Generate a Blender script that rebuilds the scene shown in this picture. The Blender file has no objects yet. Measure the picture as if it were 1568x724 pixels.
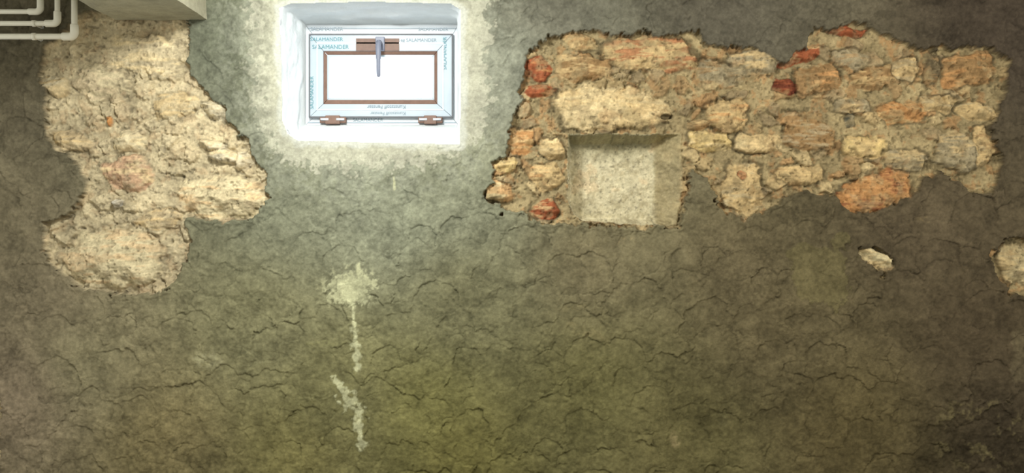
import bpy, bmesh, math, random
import numpy as np
from mathutils import Vector
S=326.66; ZC=1.24; D=4.0
sc=bpy.context.scene
try: sc.view_settings.view_transform='Standard'
except Exception: pass
rs=np.random.RandomState(7)
def X(u,y=0.0): return (u-784)/S*(D+y)/D
def Z(v,y=0.0): return ZC-(v-362.2)/S*(D+y)/D
def lin(c):
    c=np.asarray(c,float)/255.0
    return np.where(c<=0.04045,c/12.92,((c+0.055)/1.055)**2.4)
TAB=[rs.rand(256,256) for _ in range(8)]
def vn(x,y,s=0):
    t=TAB[s%8]; ox=(s*37)%256; oy=(s*91)%256
    xi=np.floor(x).astype(int); yi=np.floor(y).astype(int)
    fx=x-xi; fy=y-yi
    fx=fx*fx*fx*(fx*(fx*6-15)+10); fy=fy*fy*fy*(fy*(fy*6-15)+10)
    a=t[(xi+ox)&255,(yi+oy)&255]; b=t[(xi+1+ox)&255,(yi+oy)&255]
    c=t[(xi+ox)&255,(yi+1+oy)&255]; d=t[(xi+1+ox)&255,(yi+1+oy)&255]
    return (a*(1-fx)+b*fx)*(1-fy)+(c*(1-fx)+d*fx)*fy
def fbm(x,y,o=4,s=0,g=0.5):
    r=0;a=1;t=0
    for i in range(o):
        ca,sa=math.cos(i*0.9),math.sin(i*0.9)
        r=r+a*vn((x*ca-y*sa)*2**i,(x*sa+y*ca)*2**i,s+i*3); t+=a; a*=g
    return r/t-0.5
def ss(a,b,x):
    t=np.clip((x-a)/(b-a),0,1); return t*t*(3-2*t)
def psdf(poly,U,V):
    P=np.array(poly,float); n=len(P)
    d=np.full(U.shape,1e9); ins=np.zeros(U.shape,bool)
    for i in range(n):
        a=P[i]; b=P[(i+1)%n]; ex,ey=b-a
        wx=U-a[0]; wy=V-a[1]
        t=np.clip((wx*ex+wy*ey)/(ex*ex+ey*ey+1e-9),0,1)
        d=np.minimum(d,(wx-ex*t)**2+(wy-ey*t)**2)
        c=((a[1]<=V)!=(b[1]<=V))
        if ey!=0:
            ins^= c & (wx< ex*(V-a[1])/ey)
    d=np.sqrt(d)
    return np.where(ins,-d,d)

# ---------------- wall grid ----------------
st=0.004
xs=np.arange(-2.9,2.9+1e-6,st); zs=np.arange(0,2.6+1e-6,st)
XX,ZZ=np.meshgrid(xs,zs)
U=XX*S+784; V=362.2-(ZZ-ZC)*S
Ra=[(805,85),(830,65),(865,45),(905,48),(940,50),(1000,52),(1055,52),(1070,43),(1080,68),(1110,70),(1150,75),(1180,85),(1198,95),(1215,85),(1238,75),(1250,45),(1270,40),(1310,35),(1335,42),(1345,55),(1360,55),(1395,72),(1430,75),(1480,70),(1530,75),(1548,90),(1540,125),(1535,170),(1515,195),(1530,225),(1535,255),(1520,290),(1495,295),(1470,275),(1440,265),(1415,268),(1405,290),(1370,315),(1340,325),(1310,328),(1280,305),(1230,290),(1200,300),(1170,325),(1140,338),(1110,325),(1095,300),(1085,270),(1060,262),(1050,290),(1045,320),(1038,346),(960,347),(880,344),(830,342),(800,325),(770,322),(740,308),(738,290),(755,280),(757,250),(775,240),(780,215),(790,180),(800,155),(795,130),(803,110)]
La=[(112,30),(70,75),(58,112),(72,140),(66,180),(72,215),(95,235),(125,255),(133,285),(118,320),(95,335),(68,342),(66,380),(85,410),(110,435),(150,448),(200,455),(245,445),(268,425),(285,395),(288,365),(285,338),(300,332),(350,342),(390,330),(412,300),(410,270),(392,245),(375,215),(345,190),(340,165),(310,140),(295,115),(280,95),(290,70),(292,48),(280,20),(200,15),(125,20)]
Sa=[(1520,385),(1530,370),(1560,365),(1600,370),(1612,420),(1590,448),(1545,448),(1528,425)]
Sb=[(1315,382),(1340,378),(1365,392),(1370,405),(1355,425),(1335,410),(1318,398)]
Sc=[(-30,590),(-6,585),(2,620),(-1,680),(3,720),(-25,740)]
dL=psdf(La,U,V)
dR=psdf(Ra,U,V)
dS=np.minimum(np.minimum(psdf(Sa,U,V),psdf(Sb,U,V)),psdf(Sc,U,V))
dm=np.minimum(np.minimum(dL,dR),dS)
edge=dm+20*fbm(U/24,V/24,4,1,0.6)+11*fbm(U/7,V/7,3,5,0.65)
M=ss(1.0,-1.0,edge)
isL=(dL<dR)
kL=ss(-60,60,dR-dL)

def dabs(cell,rad,seed,w):
    Uw=U+w*fbm(U/40,V/40,3,seed)+w*0.5*fbm(U/11,V/11,3,seed+1)
    Vw=V+w*fbm(U/40,V/40,3,seed+2)+w*0.5*fbm(U/11,V/11,3,seed+4)
    gx=np.floor(Uw/cell).astype(int); gy=np.floor(Vw/cell).astype(int)
    r4=np.random.RandomState(seed+50); T=r4.rand(256,256,6)
    best=np.full(U.shape,-1.0); R=np.zeros(U.shape); LX=np.zeros(U.shape); LY=np.zeros(U.shape); ID=np.zeros(U.shape)
    for i in range(-2,3):
        for j in range(-2,3):
            q=T[(gx+i)&255,(gy+j)&255]
            cx=(gx+i+q[...,0])*cell; cy=(gy+j+q[...,1])*cell
            rr=rad*(0.55+0.6*q[...,2])
            lx=(Uw-cx)/rr; ly=(Vw-cy)/(rr*(0.7+0.4*q[...,4]))
            r=np.sqrt(lx*lx+ly*ly)
            pr=q[...,3]
            k=(r<1)&(pr>best)
            best=np.where(k,pr,best); R=np.where(k,r,R); LX=np.where(k,lx,LX); LY=np.where(k,ly,LY); ID=np.where(k,q[...,5],ID)
    return R,LX,LY,ID,best
R1,lx1,ly1,id1,b1=dabs(26,33,3,20)
R2,lx2,ly2,id2,b2=dabs(14,16,11,13)
low=fbm(U/120,V/120,3,2)
mid=fbm(U/22,V/22,4,4)
fine=fbm(U/5,V/5,3,6)
n1=fbm(U/30,V/30,4,20); n2=fbm(U/8,V/8,3,22,0.6); n3=fbm(U/60,V/14,4,24)
crk=ss(0.88,0.98,R1)*ss(-0.12,0.2,n1+0.06*ly1+0.6*n2)
crk2=ss(0.88,0.98,R2)*ss(0.0,0.18,fbm(U/45,V/45,3,13)+0.5*n2)
amp=ss(-0.25,0.2,n1+low)
hp=0.007*low+0.0070*(0.5+0.5*amp)*(1-R1**2.0)+0.0024*(R1**2)*ss(-0.6,0.8,ly1+0.3*lx1)+0.003*(id1-0.5)+0.0026*(1-R2**2)*ss(-0.15,0.1,n1)+0.009*mid+0.0032*fine-0.001*crk-0.0006*crk2
cp=[(30,150,(96,89,72)),(30,350,(108,100,80)),(30,600,(140,126,106)),(120,560,(130,124,96)),(350,60,(96,99,84)),(330,160,(102,104,88)),(440,300,(118,120,101)),(620,330,(127,130,111)),(560,280,(138,141,122)),(700,300,(130,132,112)),(700,450,(116,113,85)),(400,500,(121,118,89)),(520,600,(120,117,82)),(650,620,(112,109,67)),(900,400,(110,102,78)),(900,600,(108,104,68)),(1050,680,(105,99,66)),(1200,500,(98,89,66)),(1500,500,(80,70,54)),(1400,350,(89,79,62)),(1150,400,(100,91,69)),(1100,20,(86,82,71)),(850,20,(98,96,84)),(1550,30,(68,60,51)),(1550,650,(74,65,51)),(770,100,(124,126,112)),(250,680,(132,121,86)),(450,700,(124,118,76)),(700,700,(110,105,62)),(1300,650,(98,88,60)),(20,20,(92,86,70)),(60,450,(122,112,91))]  # plaster hues, with part of the room's light falloff painted in
wsum=0; col=0
for (a,b,c) in cp:
    w=1/(((U-a)**2+(V-b)**2)/90.0**2+0.5)**1.6
    wsum=wsum+w; col=col+w[...,None]*lin(c)
pc=col/wsum[...,None]
var=1+0.5*low+0.15*(id1-0.5)+0.6*mid+0.6*fine+0.06*(id2-0.5)
pc=pc*np.clip(var,0.5,1.7)[...,None]
pc=pc*(1-0.20*crk-0.12*crk2)[...,None]
def blend(c,m,rgb,k=None):
    t=lin(rgb) if not isinstance(rgb,np.ndarray) else rgb
    if k is not None: t=t*k[...,None]
    return c*(1-m[...,None])+t*m[...,None]
kk=1+0.6*mid+0.6*fine
def ell(cu,cv,ru,rv,ang=0,w=0.5):
    ca,sa=math.cos(ang),math.sin(ang); a=(U-cu)*ca+(V-cv)*sa; b=-(U-cu)*sa+(V-cv)*ca
    return np.sqrt((a/ru)**2+(b/rv)**2)+w*n1*2+w*n2*0.8
e=ell(1262,418,50,48,0,0.7); m=ss(1.04,0.98,e); pc=blend(pc,m*0.5,(108,101,68),kk); hp=hp*(1-0.4*m)+0.004*m
pc=pc*(1-0.2*ss(0.05,0,abs(e-1)))[...,None]
for (a,b,c,d,g,rgb,al) in [(317,552,30,16,-0.3,(158,154,122),0.6),(905,510,38,10,0.3,(146,136,98),0.5),(885,470,22,8,0,(144,134,98),0.4),(955,368,16,6,-.4,(150,135,100),0.7),(1413,335,14,7,0,(130,115,85),0.6),(1035,675,9,14,0,(150,136,100),0.6),(490,440,22,16,0,(148,146,114),0.4),(500,525,34,4,0,(150,148,104),0.45),(520,335,50,10,0.1,(150,152,132),0.3),(1105,640,16,18,0,(118,112,80),0.4)]:
    e=ell(a,b,c,d,g,0.8); m=ss(1.1,0.6,e)*al*ss(-0.15,0.12,n2); pc=blend(pc,m,rgb,kk)
e=ell(1495,665,95,75,0,0.5); m=ss(1.1,0.8,e)
pc=pc*(1-0.18*m)[...,None]; hp=hp+m*0.012*n2
pc=blend(pc,m*ss(0.08,0.25,n1+0.5*n2)*0.55,(125,115,82),kk)
e=ell(1560,540,14,40,0,0.6); pc=blend(pc,ss(1.1,0.7,e)*0.35,(120,110,85),kk)
# white splashes and drips
e=np.sqrt(((U-543)/26)**2+((V-446)/24)**2)+1.7*n2+1.0*n1+0.6*fine; m=ss(1.15,0.5,e)*0.9
e=np.sqrt(((U-538)/50)**2+((V-440)/36)**2); m=np.maximum(m,ss(0.02,0.16,n2+0.8*fine+0.35*(0.75-e))*ss(1.15,0.7,e)*0.6)
def seg(a,b,c,d,w,nz=1.0):
    ex,ey=c-a,d-b; uu=U+8*n1; t=np.clip(((uu-a)*ex+(V-b)*ey)/(ex*ex+ey*ey),0,1)
    q=np.sqrt((uu-a-ex*t)**2+(V-b-ey*t)**2)
    return ss(1.4,0.3,q/w+nz*3*n2+nz*1.4*fine)
for s in [(543,462,544,505,3.5,0.6),(544,505,547,565,5,1.0),(512,584,528,602,4.5,1.6),(528,602,546,632,8,1.4),(545,628,556,682,6,1.1),(601,272,605,290,2,0.3),(548,405,549,425,3,0.6),(546,680,552,690,3,.8)]:
    m=np.maximum(m,seg(*s)*0.95)
pc=blend(pc,m*0.8,(200,200,162),kk); hp=hp+0.0025*m
# whitewash and painted haze around window
Wp=[(376,-60),(380,40),(384,110),(396,195),(436,246),(520,262),(600,256),(660,244),(704,232),(736,205),(750,130),(748,60),(748,-60)]
dW=psdf(Wp,U,V)
Wo=[(427,12),(445,5),(560,2),(690,5),(706,15),(707,120),(705,222),(600,220),(455,216),(440,205),(432,185),(430,100)]
dO=psdf(Wo,U,V)
ee=dW+18*n1+46*n2+20*fine
m=ss(4,-4,ee)
lft=ss(428,400,U)*ss(0.05,-0.12,n1+n2*0.8)*0.45
m=m*(1-lft)
haze_tint=ss(80,0,dW+50*n1)*0.5
pc=blend(pc,haze_tint*np.clip(1-m,0,1)*ss(-0.2,0.15,n2+n1),(148,150,134),kk)  # window haze painted as paler plaster beyond the whitewash
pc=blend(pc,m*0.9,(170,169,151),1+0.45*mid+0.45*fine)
m2=ss(12,2,dO+14*n1+8*n2); pc=blend(pc,m2*0.8,(188,190,181),1+0.1*mid)
hp=hp*(1-0.6*m)+0.002*m

# ---------------- masonry ----------------
T2=np.random.RandomState(77).rand(256,256,6)
def worley(cell,w,seed):
    Uw=U+w*fbm(U/20,V/20,3,seed); Vw=V+w*fbm(U/20,V/20,3,seed+3)
    gx=np.floor(Uw/cell).astype(int); gy=np.floor(Vw/cell).astype(int)
    f1=np.full(U.shape,1e9); f2=f1.copy(); q1=np.zeros(U.shape+(4,))
    for i in range(-1,2):
        for j in range(-1,2):
            q=T2[(gx+i+seed)&255,(gy+j+seed)&255]
            dx=Uw-(gx+i+q[...,0])*cell; dy=(Vw-(gy+j+q[...,1])*cell)*1.25
            d=np.sqrt(dx*dx+dy*dy)
            k=d<f1
            f2=np.where(k,f1,np.minimum(f2,d)); q1=np.where(k[...,None],q[...,2:6],q1); f1=np.where(k,d,f1)
    return f1/cell,f2/cell,q1
f1,f2,q=worley(25,14,1)
g1,g2,qq=worley(9,6,4)
n4=fbm(U/16,V/16,5,40,0.55); n5=fbm(U/45,V/45,4,44); n6=fbm(U/4,V/4,3,47); n7=fbm((U+0.3*V)/34,V/6,4,50,0.6)
n8=fbm(U/13,V/13,4,53,0.6)
hm=-0.026+0.028*n4+0.018*n5+0.004*n6+0.012*n8
mc=(lin((186,172,140))*kL[...,None]+lin((152,137,103))*(1-kL[...,None]))
mc=mc*np.clip(1+0.8*n4+0.6*n6+0.6*n5,0.35,1.8)[...,None]
mc=blend(mc,ss(0.06,0.2,n8)*np.where(isL,0.2,0.45),(168,124,80),np.clip(1+0.8*n4,0.4,1.8))
ed=f2-f1; pres=(q[...,0]>0.6)
pm=ss(0.06,0.22,ed+0.2*n6+0.25*n4)*pres
hm=hm+pm*(0.010+0.010*q[...,1])+0.006*pm*n4
pal=[(172,150,110),(182,162,122),(146,118,82),(162,126,86),(156,138,106),(132,116,90)]
palL=[(186,172,140),(192,178,146),(180,160,126),(180,158,126),(176,162,132),(170,156,126)]
rc=np.zeros(U.shape+(3,)); 
for i in range(6):
    k=((q[...,2]*6).astype(int)==i)
    rc[k&~isL]=lin(pal[i]); rc[k&isL]=lin(palL[i])
amt=np.where(isL,0.3,0.65)
mc=blend(mc,pm*amt,rc*np.clip(1+0.9*n4+0.6*n6,0.4,1.9)[...,None])
hm=hm+0.003*ss(0.1,0.35,g2-g1)*(qq[...,0]>0.55)
TAN=(188,164,120);CRM=(204,184,142);ORG=(178,134,88);RED=(148,86,58);DRD=(114,62,46);BRN=(144,116,80);GRY=(154,142,114);YEL=(204,180,126)
stones=[(935,165,90,36,0.05,CRM,TAN,1.2),(1000,80,76,27,0.08,TAN,RED,1.0),(895,102,44,22,0.05,BRN,TAN,.9),(823,103,20,19,0,RED,ORG,.8),(827,138,26,11,0,RED,BRN,.7),(885,62,30,13,0.1,TAN,BRN,.8),(1155,97,42,22,0,GRY,TAN,.9),(1115,175,32,25,0.2,TAN,ORG,1),(1090,216,32,17,0,YEL,CRM,1),(1165,220,38,16,0,CRM,TAN,1),(1205,131,20,13,0.1,DRD,RED,.9),(1258,120,36,22,-.1,BRN,ORG,.8),(1300,47,32,9,0.08,RED,DRD,.7),(1240,203,38,34,0,BRN,GRY,.9),(1325,226,33,19,0,YEL,TAN,1.1),(1380,171,36,17,0,ORG,TAN,1),(1342,118,36,18,-.2,BRN,TAN,.8),(1488,107,44,28,-.1,BRN,ORG,1),(1432,105,14,30,0.1,(110,98,75),BRN,.8),(1340,294,56,29,-.25,ORG,DRD,1.1),(1140,285,34,38,0,TAN,GRY,1),(1228,268,38,17,0,TAN,BRN,.8),(1470,235,40,30,0,GRY,TAN,1),(1392,245,34,19,0,GRY,TAN,.8),(1512,225,20,30,0,TAN,BRN,.8),(774,252,17,13,0,YEL,TAN,1),(765,294,22,17,0.2,CRM,ORG,1),(800,214,22,20,0,ORG,TAN,.8),(846,228,20,18,0,TAN,CRM,.9),(835,270,27,20,0,TAN,ORG,.9),(836,320,22,15,0,RED,TAN,.9),(1136,269,7,7,0,RED,RED,.9),(1225,84,34,11,-.3,RED,TAN,.8),(1105,112,38,20,.2,GRY,BRN,.8),(1440,160,28,15,0,TAN,GRY,.8),(1305,182,8,11,0,(95,95,85),GRY,1),(1072,190,18,9,0,BRN,TAN,.6),(1305,88,30,16,0,GRY,BRN,.8),(1310,160,28,13,0.1,GRY,TAN,.8),(1392,105,20,20,0,TAN,GRY,.7),(1500,170,30,15,0,TAN,GRY,.8),
(150,128,42,28,0.1,(196,182,148),(186,168,138),.9),(82,130,22,17,0.3,(204,191,160),TAN,1),(222,82,66,28,0.1,(196,181,148),CRM,.9),(196,215,23,18,0,(206,192,158),CRM,1),(192,268,38,28,-.2,(186,154,124),CRM,.9),(325,222,22,9,0.1,(214,203,178),CRM,1.3),(347,240,28,10,0.2,(210,198,170),CRM,1.2),(372,247,16,14,0.2,(204,190,160),CRM,1.1),(335,300,68,34,0.05,(210,195,158),(196,164,122),1.3),(175,395,82,44,0.05,(204,190,154),(192,164,126),1.2),(325,166,18,13,.4,(206,195,167),CRM,1.2),(176,311,9,6,0,(214,206,188),CRM,1.1),(165,185,5,7,0,(186,126,72),ORG,.8),(105,215,30,16,.4,(184,165,130),TAN,.8),(265,160,34,24,0,(188,174,142),TAN,.6),(240,335,34,16,-.1,(184,166,132),TAN,.7),
(1342,396,26,14,.4,(198,184,146),TAN,1),(1565,405,34,34,0,(188,172,134),TAN,1.1)]
for i,(a,b,ru,rv,an,c1,c2,H) in enumerate(stones):
    k=(abs(U-a)<ru*1.7+16)&(abs(V-b)<rv*1.7+ru*0.5+16)
    idx=np.where(k); u=U[idx];v=V[idx]
    w1=n4[idx];w2=n5[idx];w3=n6[idx];w7=n7[idx]; w8=n2[idx]
    ca,sa=math.cos(an),math.sin(an)
    wx=fbm(u/18+i*7.3,v/18,4,i,.5); wy=fbm(u/18,v/18+i*5.1,4,i+2,.5)
    du=u-a+wx*0.75*min(ru,30); dv=v-b+wy*0.75*min(rv,26)
    p=( du*ca+dv*sa)/ru; t=(-du*sa+dv*ca)/rv
    rr=random.Random(i*13+1); ex=rr.uniform(2.2,4.5)
    r=(abs(p)**ex+abs(t)**ex)**(1/ex)
    for _ in range(3):
        th=rr.uniform(0,6.28); r=np.maximum(r,(p*math.cos(th)+t*math.sin(th))/rr.uniform(0.82,1.0))
    cm=ss(1.06,0.93,r)
    hf=np.full(u.shape,1.0)
    for _ in range(5):
        th=rr.uniform(0,6.28); hf=np.minimum(hf,rr.uniform(0.7,1.1)-0.8*np.clip(p*math.cos(th)+t*math.sin(th)-0.1,0,9))
    hs=-0.030+0.058*H*np.clip(hf,0.12,1)*np.clip(1.05-r**4,0,1)**0.5+0.012*w1+0.003*w3+0.009*w7
    L=(a<500)
    hm[idx]=hm[idx]*(1-cm)+np.maximum(hs,hm[idx]-0.004)*cm
    mixv=ss(-0.02,0.16,w7+0.5*w2+0.3*wx)*0.7
    cc=lin(c1)[None]*(1-mixv[:,None])+lin(c2)[None]*mixv[:,None]
    cc=cc*np.clip(1+0.6*w1+0.6*w3+0.7*w7,0.4,1.8)[:,None]
    dust=ss(-0.03,0.15,fbm(u/16,v/16,4,i+5,.6))*0.5
    base=mc[idx]
    cc=cc*(1-dust[:,None])+base*dust[:,None]
    jo=ss(0.88,1.0,r)*ss(1.25,1.04,r)*(0.3 if L else 0.58)*ss(-0.12,0.1,w1+wx)
    nc=base*(1-cm[:,None])+cc*cm[:,None]
    mc[idx]=nc*(1-jo[:,None])
pit=ss(0.2,0.26,fbm(U/5,V/5,2,60)); hm=hm-0.005*pit; mc=mc*(1-0.35*pit)[...,None]
H=hp*(1-M)+(hm-0.004)*M
C=pc*(1-M[...,None])+mc*M[...,None]
H=H+0.004*ss(6,0,abs(edge-4)); C=C*(1-0.2*ss(3,0,abs(edge)))[...,None]
e=ell(1022,178,10,4,0,.4); C=C*(1-0.7*ss(1.1,0.8,e))[...,None]; H=H-0.03*ss(1.2,0.6,e)
# ---------------- niche ----------------
Un=U+3*fbm(U/30,V/30,3,70)+1.6*n6+5*n2; Vn=V+3*fbm(U/30,V/30,3,72)+1.6*n6+4*n2
rgt=1045-np.clip((Vn-290)/55,0,1)*8; 
a=(Un-870)/6; b=(rgt-Un)/38; c=(Vn-204)/12; d=(344+0.02*(Un-870)-Vn)/11
cr=psdf([(869,204),(1046,204),(1048,290),(1040,345),(960,343),(892,338),(877,326),(868,295)],Un,Vn)
t=np.clip(np.minimum(np.minimum(a,b),np.minimum(c,d)),-1,1)
t=np.minimum(t,-cr/3)
dep=0.13*np.clip(t,0,1)**0.9
nm=ss(-0.15,0.15,t)
back=ss(0.9,1.0,t)
hn=-dep+0.020*fbm(U/25,V/25,4,80)+0.003*n6-0.01*M+0.014*n8
H=H*(1-nm)+hn*nm
nn=np.clip(1+0.35*n4+0.5*n6+0.5*n5,0.5,1.6)
ncol=lin((200,191,160))*np.ones(U.shape+(1,))*nn[...,None]
gs=ss(248,208,V+30*n5+10*n4)*0.6; ncol=blend(ncol,gs,(128,124,92),nn)  # niche top: green stain plus the lintel's shade painted in
ncol=blend(ncol,ss(0.05,0.2,n5+0.4*n4)*0.4,(182,154,118),nn)
ncol=blend(ncol,ss(0.08,0.18,n8)*0.4,(146,134,102),nn)
ncol=ncol*(1-0.35*ss(0.22,0.3,fbm(U/4,V/4,2,81)))[...,None]
ncol=blend(ncol,(1-back)*ss(1002,1014,U)*0.8,(154,140,104),nn)  # shading of the right reveal painted as a darker colour
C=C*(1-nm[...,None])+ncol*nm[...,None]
C=np.clip(C,0.005,0.92)
nz,nx=U.shape
hole=(dO<-1.5)
ii=np.arange(nz*nx).reshape(nz,nx)
qd=np.stack([ii[:-1,:-1],ii[:-1,1:],ii[1:,1:],ii[1:,:-1]],-1).reshape(-1,4)
hk=(hole[:-1,:-1]|hole[:-1,1:]|hole[1:,1:]|hole[1:,:-1]).reshape(-1)
qd=qd[~hk]
me=bpy.data.meshes.new("wall_back")
co=np.stack([XX,-H,ZZ],-1).reshape(-1,3).astype(np.float32)
me.vertices.add(len(co)); me.vertices.foreach_set("co",co.ravel())
me.loops.add(qd.size); me.loops.foreach_set("vertex_index",qd.ravel().astype(np.int32))
me.polygons.add(len(qd)); me.polygons.foreach_set("loop_start",np.arange(0,qd.size,4,dtype=np.int32))
try: me.polygons.foreach_set("loop_total",np.full(len(qd),4,dtype=np.int32))
except Exception: pass
me.update(calc_edges=True); me.validate()
me.polygons.foreach_set("use_smooth",np.ones(len(me.polygons),bool))
at=me.attributes.new("wall_tone_and_light",'FLOAT_COLOR','POINT')  # wall colours, including the light and shade painted into them
rgba=np.ones((nz*nx,4),np.float32); rgba[:,:3]=C.reshape(-1,3)
at.data.foreach_set("color",rgba.ravel())
wall=bpy.data.objects.new("wall_back",me); sc.collection.objects.link(wall)

# ---------------- materials ----------------
def mat(name,rgb,rough=0.6,noise=0.0,nscale=20,bump=0.0,bscale=60,attr=None,metal=0,spec=0.3):
    m=bpy.data.materials.new(name); m.use_nodes=True; nt=m.node_tree; N=nt.nodes; L=nt.links
    bs=N["Principled BSDF"]; bs.inputs["Roughness"].default_value=rough; bs.inputs["Metallic"].default_value=metal
    bs.inputs["Specular IOR Level"].default_value=spec
    tc=N.new("ShaderNodeTexCoord")
    if attr:
        a=N.new("ShaderNodeAttribute"); a.attribute_name=attr; src=a.outputs["Color"]
    else:
        r=N.new("ShaderNodeRGB"); c=lin(rgb); r.outputs[0].default_value=(c[0],c[1],c[2],1); src=r.outputs[0]
    no=N.new("ShaderNodeTexNoise"); no.inputs["Scale"].default_value=nscale; no.inputs["Detail"].default_value=5; no.inputs["Roughness"].default_value=0.65
    L.new(tc.outputs["Object"],no.inputs["Vector"])
    mr=N.new("ShaderNodeMapRange"); mr.inputs[1].default_value=0.25; mr.inputs[2].default_value=0.75
    mr.inputs[3].default_value=1-noise; mr.inputs[4].default_value=1+noise
    L.new(no.outputs["Fac"],mr.inputs[0])
    vm=N.new("ShaderNodeVectorMath"); vm.operation='SCALE'; L.new(src,vm.inputs[0]); L.new(mr.outputs[0],vm.inputs["Scale"])
    L.new(vm.outputs[0],bs.inputs["Base Color"])
    if bump:
        nb=N.new("ShaderNodeTexNoise"); nb.inputs["Scale"].default_value=bscale; nb.inputs["Detail"].default_value=6; nb.inputs["Roughness"].default_value=0.7
        L.new(tc.outputs["Object"],nb.inputs["Vector"])
        bp=N.new("ShaderNodeBump"); bp.inputs["Strength"].default_value=bump; bp.inputs["Distance"].default_value=0.01
        L.new(nb.outputs["Fac"],bp.inputs["Height"]); L.new(bp.outputs[0],bs.inputs["Normal"])
    return m
mw=mat("rough_plaster_and_rubble",None,0.95,0.20,90,0.40,70,attr="wall_tone_and_light",spec=0.1)
me.materials.append(mw)
m_white=mat("limewash",(218,223,225),0.9,0.05,15,0.5,30)
m_beam=mat("beam_plaster",(166,162,140),0.95,0.25,14,0.6,40)
m_ceil=mat("ceiling_plaster",(150,146,130),0.95,0.15,8,0.4,40)
m_floor=mat("floor_concrete",(110,104,90),0.9,0.25,6,0.4,40)
m_pipe=mat("pipe_plastic",(228,224,208),0.4,0.05,10)
m_pvc=mat("window_pvc_film",(172,184,194),0.35,0.05,12)
m_pvc2=mat("window_pvc_white",(206,212,218),0.35,0.04,12)
m_brn=mat("brown_foil",(118,92,80),0.5,0.15,40)
m_dark=mat("gasket",(104,106,110),0.7,0.1,40)
m_hand=mat("handle_plastic",(120,125,142),0.4,0.05,30)
m_text=mat("film_print",(76,138,148),0.6,0.05,30)
m_textg=mat("film_print_grey",(126,142,152),0.6,0.05,30)
mg=bpy.data.materials.new("glass_pane"); mg.use_nodes=True; nt=mg.node_tree
for n in list(nt.nodes):
    if n.type!='OUTPUT_MATERIAL': nt.nodes.remove(n)
o=[n for n in nt.nodes][0]; tr=nt.nodes.new("ShaderNodeBsdfTransparent"); gl=nt.nodes.new("ShaderNodeBsdfGlossy"); gl.inputs["Roughness"].default_value=0.05
mx=nt.nodes.new("ShaderNodeMixShader"); mx.inputs[0].default_value=0.06
nt.links.new(tr.outputs[0],mx.inputs[1]); nt.links.new(gl.outputs[0],mx.inputs[2]); nt.links.new(mx.outputs[0],o.inputs[0])

def mkobj(name,bm,m,parent=None,smooth=False,bev=0):
    me=bpy.data.meshes.new(name); bmesh.ops.recalc_face_normals(bm,faces=bm.faces[:]); bm.to_mesh(me); bm.free()
    if smooth:
        for p in me.polygons: p.use_smooth=True
    me.materials.append(m); o=bpy.data.objects.new(name,me); sc.collection.objects.link(o)
    if parent: o.parent=parent
    if bev:
        b=o.modifiers.new("bev",'BEVEL'); b.width=bev; b.segments=2; b.limit_method='ANGLE'
    return o
def addbox(bm,x0,x1,y0,y1,z0,z1):
    vs=[bm.verts.new((x,y,z)) for x in (x0,x1) for y in (y0,y1) for z in (z0,z1)]
    for f in [(0,1,3,2),(4,6,7,5),(0,4,5,1),(2,3,7,6),(0,2,6,4),(1,5,7,3)]: bm.faces.new([vs[i] for i in f])
# ---------------- window ----------------
win=bpy.data.objects.new("window_1",None); sc.collection.objects.link(win)
YF=0.30
il,ir,it,ib=468,701,37,191
def side(P,Q,n): return [(P[0]+(Q[0]-P[0])*k/n,P[1]+(Q[1]-P[1])*k/n) for k in range(n)]
outer=[];inner=[]
in_c=[(il,it),(ir,it),(ir,ib),(il,ib)]
mids=[[(432,8),(450,4),(560,1),(690,3),(704,10)],[(704,10),(707,60),(708,150),(706,222)],[(706,222),(600,221),(470,217),(448,212)],[(448,212),(434,190),(429,140),(427,60),(432,8)]]
NS=60
def along(P,n):
    P=np.array(P,float); l=np.r_[0,np.cumsum(np.hypot(*np.diff(P,axis=0).T))]; s=np.linspace(0,l[-1],n,endpoint=False)
    return np.stack([np.interp(s,l,P[:,0]),np.interp(s,l,P[:,1])],1)
for k in range(4):
    outer+=list(along(mids[k],NS)); inner+=side(in_c[k],in_c[(k+1)%4],NS)
outer=np.array(outer); inner=np.array(inner,float)
for _ in range(4): outer=(np.roll(outer,1,0)+2*outer+np.roll(outer,-1,0))/4
cen=outer.mean(0)
bm=bmesh.new(); rings=[]; n=len(outer)
nR=26
def ringpt(i,s):
    y=YF*s+0.0
    ox,oz=X(outer[i][0]),Z(outer[i][1]); ix,iz=X(inner[i][0],YF),Z(inner[i][1],YF)
    e=s**0.9
    return ox+(ix-ox)*e, y, oz+(iz-oz)*e
oc=np.array([X(cen[0]),Z(cen[1])])
for (grow,yy) in [(0.030,0.02),(0.016,0.004),(0.006,-0.001)]:
    ring=[]
    for i in range(n):
        x,y,z=ringpt(i,0); dx,dz=x-oc[0],z-oc[1]; l=math.hypot(dx,dz)
        ww=0.006*math.sin(i*0.37)+0.004*math.sin(i*0.91+1)
        ring.append(bm.verts.new((x+dx/l*(grow+ww),yy,z+dz/l*(grow+ww))))
    rings.append(ring)
for k in range(nR+1):
    s=k/nR; ring=[]
    for i in range(n):
        x,y,z=ringpt(i,s); dx,dz=x-oc[0],z-oc[1]; l=math.hypot(dx,dz)
        q=float(fbm(np.array([i*0.11]),np.array([s*5.0]),3,3)[0])*0.03*(math.sin(s*math.pi))
        ring.append(bm.verts.new((x+dx/l*q,y,z+dz/l*q)))
    rings.append(ring)
ring=[]
for i in range(n):
    x,y,z=ringpt(i,1); ring.append(bm.verts.new((x,y+0.12,z)))
rings.append(ring)
for a,b in zip(rings[:-1],rings[1:]):
    for i in range(n): bm.faces.new((a[i],a[(i+1)%n],b[(i+1)%n],b[i]))
mkobj("reveal",bm,m_white,win,True)

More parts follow.
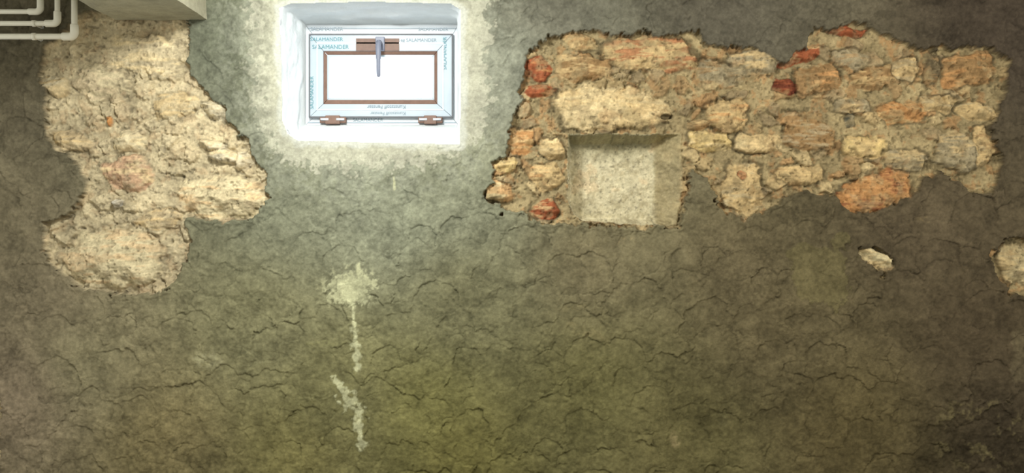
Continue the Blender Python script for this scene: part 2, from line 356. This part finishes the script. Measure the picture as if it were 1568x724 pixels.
def frame(name,o4,i4,y0,y1,m,chx=0.0,bev=0.002,gap=0.0006):
    ol,orr,ot,ob=X(o4[0],YF),X(o4[1],YF),Z(o4[2],YF),Z(o4[3],YF)
    l,r,t,b=X(i4[0],YF),X(i4[1],YF),Z(i4[2],YF),Z(i4[3],YF)
    O=[(ol,ot),(orr,ot),(orr,ob),(ol,ob)]; I=[(l,t),(r,t),(r,b),(l,b)]
    names=["top","right","bottom","left"]
    for k in range(4):
        a,b2=O[k],O[(k+1)%4]; c,d=I[(k+1)%4],I[k]
        dx,dz=(b2[0]-a[0]),(b2[1]-a[1]); L=math.hypot(dx,dz); dx/=L;dz/=L
        q=[(a[0]+dx*gap,a[1]+dz*gap),(b2[0]-dx*gap,b2[1]-dz*gap),(c[0]-dx*gap,c[1]-dz*gap),(d[0]+dx*gap,d[1]+dz*gap)]
        bm=bmesh.new()
        f=[bm.verts.new((q[0][0],y0+chx*0.3,q[0][1])),bm.verts.new((q[1][0],y0+chx*0.3,q[1][1])),bm.verts.new((q[2][0],y0+chx,q[2][1])),bm.verts.new((q[3][0],y0+chx,q[3][1]))]
        g=[bm.verts.new((p[0],y1,p[1])) for p in q]
        bm.faces.new(f); bm.faces.new(g[::-1])
        for j in range(4): bm.faces.new((f[j],g[j],g[(j+1)%4],f[(j+1)%4]))
        mkobj(name+"_"+names[k],bm,m,win,False,bev)
frame("casing",(466,703,36,193),(481,691,56,178),0.305,0.37,m_pvc2)
frame("sash",(475,693,54,180),(496,670,79,160),0.285,0.345,m_pvc)
frame("sash_lip",(474,694,53,181),(476,692,55,179),0.281,0.30,m_dark,0,0)
frame("sash_step",(486,680,66,170),(488,678,68,168),0.283,0.30,m_pvc2,0,0)
frame("glazing_bead",(496,670,79,160),(501,665,84,153),0.286,0.345,m_brn,0.012)
frame("glass_gasket",(500,666,83,154),(504,662,87,150),0.30,0.345,m_pvc,0,0.0005)
bm=bmesh.new(); addbox(bm,X(503,YF),X(663,YF),0.322,0.328,Z(151,YF),Z(86,YF)); mkobj("glass",bm,mg,win)
bm=bmesh.new(); addbox(bm,X(472,YF),X(698,YF),0.300,0.308,Z(44,YF),Z(42.5,YF)); addbox(bm,X(472,YF),X(698,YF),0.300,0.308,Z(188,YF),Z(186.6,YF)); mkobj("casing_ridge",bm,m_pvc,win,False,0.001)
def tube(bm,pts,rad,seg=14,cap=True):
    rs_=[]; P=[Vector(p) for p in pts]
    for i,p in enumerate(P):
        t=(P[min(i+1,len(P)-1)]-P[max(i-1,0)]).normalized()
        a=Vector((0,1,0)) if abs(t.y)<0.9 else Vector((1,0,0))
        u=t.cross(a).normalized(); w=t.cross(u)
        r=rad[i] if isinstance(rad,(list,tuple)) else rad
        rs_.append([bm.verts.new(p+(u*math.cos(k*2*math.pi/seg)+w*math.sin(k*2*math.pi/seg))*r) for k in range(seg)])
    for a,b in zip(rs_[:-1],rs_[1:]):
        for k in range(seg): bm.faces.new((a[k],a[(k+1)%seg],b[(k+1)%seg],b[k]))
    if cap: bm.faces.new(rs_[0][::-1]); bm.faces.new(rs_[-1])
hx=X(583,YF)
bm=bmesh.new(); addbox(bm,X(576,YF),X(590,YF),0.272,0.287,Z(79,YF),Z(58,YF)); mkobj("handle_plate",bm,m_hand,win,False,0.004)
bm=bmesh.new(); tube(bm,[(hx,0.285,Z(68,YF)),(hx,0.25,Z(68,YF)),(hx,0.235,Z(69,YF)),(hx,0.226,Z(74,YF)),(hx,0.224,Z(84,YF)),(hx,0.226,Z(96,YF)),(hx,0.228,Z(110,YF)),(hx,0.232,Z(119,YF)),(hx,0.234,Z(122,YF))],[.012,.012,.013,.014,.013,.012,.011,.010,.006],16); mkobj("handle_lever",bm,m_hand,win,True)
bm=bmesh.new(); addbox(bm,X(546,YF),X(612,YF),0.283,0.287,Z(79,YF),Z(60,YF)); mkobj("lock_strip",bm,m_brn,win,False,0.001)
for (a,b) in [(491,531),(641,678)]:
    bm=bmesh.new(); addbox(bm,X(a,YF),X(b,YF),0.276,0.306,Z(189,YF),Z(180,YF)); addbox(bm,X(a+9,YF),X(b-9,YF),0.268,0.29,Z(191,YF),Z(178,YF)); mkobj("hinge_plate",bm,m_brn,win,False,0.003)
    bm=bmesh.new(); z=Z(184,YF); tube(bm,[(X(a+2,YF),0.27,z),(X(a+14,YF),0.27,z)],0.006); tube(bm,[(X(b-14,YF),0.27,z),(X(b-2,YF),0.27,z)],0.006); mkobj("hinge_barrel",bm,m_pvc2,win,True)
def text(s,u,v,size,y,m,rot=0,flip=False):
    c=bpy.data.curves.new("print",'FONT'); c.body=s; c.size=size; c.extrude=0.0002; c.materials.append(m)
    o=bpy.data.objects.new("film_print",c); sc.collection.objects.link(o); o.parent=win
    o.rotation_euler=(math.pi/2,rot,0); o.location=(X(u,YF),y,Z(v,YF))
    if flip: o.rotation_euler=(math.pi/2,math.pi,0)
text("SALAMANDER",475,47,0.026,0.3035,m_textg); text("SALAMANDER",476,64,0.026,0.2835,m_text); text("SALAMANDER",479,76,0.029,0.2835,m_text)
text("eg SALAMANDER",614,65,0.024,0.2835,m_textg)
text("SALAMANDER",684,108,0.026,0.2835,m_text,-math.pi/2); text("SALAMANDER",481,168,0.026,0.2835,m_text,-math.pi/2)
text("Kunststoff Fenster",622,162,0.026,0.2825,m_textg,0,True); text("Kunststoff Fenster",622,172,0.024,0.2835,m_textg,0,True); text("SALAMANDER",540,186,0.024,0.3035,m_textg)
text("SALAMANDER",640,47,0.024,0.3035,m_textg)

# ---------------- beam, pipes, ceiling, floor ----------------
def roughbox(name,x0,x1,y0,y1,z0,z1,m,amp,step):
    bm=bmesh.new(); addbox(bm,x0,x1,y0,y1,z0,z1)
    def cuts(l): return max(int(l/step),1)
    for ax,l in ((0,x1-x0),(1,y1-y0),(2,z1-z0)):
        lo=(x0,y0,z0)[ax]
        k=cuts(l)
        for c in range(1,k):
            pl=[0,0,0]; pl[ax]=lo+l*c/k; nn_=[0,0,0]; nn_[ax]=1
            bmesh.ops.bisect_plane(bm,geom=bm.verts[:]+bm.edges[:]+bm.faces[:],plane_co=pl,plane_no=nn_)
    from mathutils import noise
    for v in bm.verts:
        d=noise.noise_vector(v.co*6)*amp+noise.noise_vector(v.co*22)*amp*0.4
        if v.co.y>y1-1e-4: d.y=0
        if v.co.z>z1-1e-4: d.z=0
        v.co+=d
    return mkobj(name,bm,m,None,False,0)
beam=roughbox("ceiling_beam",X(178),X(317),-3.0,0.0,Z(31),2.6,m_beam,0.006,0.04)
bm=bmesh.new(); addbox(bm,-2.9,2.9,-5.0,0.1,2.6,2.7); mkobj("ceiling",bm,m_ceil)
bm=bmesh.new(); addbox(bm,-2.9,2.9,-5.0,0.1,-0.1,0.0); mkobj("floor",bm,m_floor)
YP=-0.07
def pipe(ue,ve,rad):
    bm=bmesh.new(); x=X(ue,YP); z=Z(ve,YP); rb=0.02
    arc=[(x-rb+rb*math.sin(t),YP,z+rb-rb*math.cos(t)) for t in np.linspace(0,math.pi/2,8)]
    tube(bm,[(-2.88,YP,z)]+arc+[(x,YP,2.598)],rad,16)
    tube(bm,[(x-0.055,YP,z),(x-0.052,YP,z)]+[(p[0],p[1],p[2]) for p in arc]+[(x,YP,z+0.052),(x,YP,z+0.055)],[rad*1.25]+[rad*1.38]*10+[rad*1.25],16)
    for cx in (-2.2-0.0,-2.6):
        if cx<x-0.08:
            tube(bm,[(cx-0.008,YP,z),(cx+0.008,YP,z)],rad*1.25,16)
            addbox(bm,cx-0.007,cx+0.007,YP,0.004,z-0.007,z+0.007)
    mkobj("water_pipe",bm,m_pipe,None,True)
pipe(62,18,0.011); pipe(88,36,0.012); pipe(114,56,0.0135)

# ---------------- light ----------------
w=bpy.data.worlds.new("World"); sc.world=w; w.use_nodes=True; nt=w.node_tree; N=nt.nodes; L=nt.links
bg=N["Background"]; tc=N.new("ShaderNodeTexCoord"); sx=N.new("ShaderNodeSeparateXYZ"); L.new(tc.outputs["Generated"],sx.inputs[0])
r=N.new("ShaderNodeMapRange"); r.inputs[1].default_value=-0.05; r.inputs[2].default_value=0.25; r.inputs[3].default_value=0.0; r.inputs[4].default_value=1.0
L.new(sx.outputs["Y"],r.inputs[0])
mx=N.new("ShaderNodeMix"); mx.data_type='RGBA'; L.new(r.outputs[0],mx.inputs[0])
mx.inputs[6].default_value=(1.0,0.98,0.86,1); mx.inputs[7].default_value=(4.3,4.7,5.1,1)
L.new(mx.outputs[2],bg.inputs["Color"]); bg.inputs["Strength"].default_value=1.0
def area(name,loc,tgt,size,e,col):
    l=bpy.data.lights.new(name,'AREA'); l.energy=e; l.size=size; l.color=col; o=bpy.data.objects.new(name,l); sc.collection.objects.link(o)
    o.location=loc; o.rotation_euler=(Vector(tgt)-Vector(loc)).to_track_quat('-Z','Y').to_euler()
area("added_fill",(-0.8,-1.4,2.5),(-0.7,0,1.0),0.3,45,(0.99,1,0.95))  # added unseen light, brightens and grazes the wall near the window
area("added_fill",(1.7,-1.7,2.5),(1.1,0,1.3),0.3,27,(1,0.94,0.82))  # second added unseen light, warm fill for the right side
cam=bpy.data.cameras.new("camera"); cam.lens=30; cam.sensor_width=36; co_=bpy.data.objects.new("camera",cam); sc.collection.objects.link(co_)
co_.location=(0,-D,ZC); co_.rotation_euler=(math.pi/2,0,0); sc.camera=co_
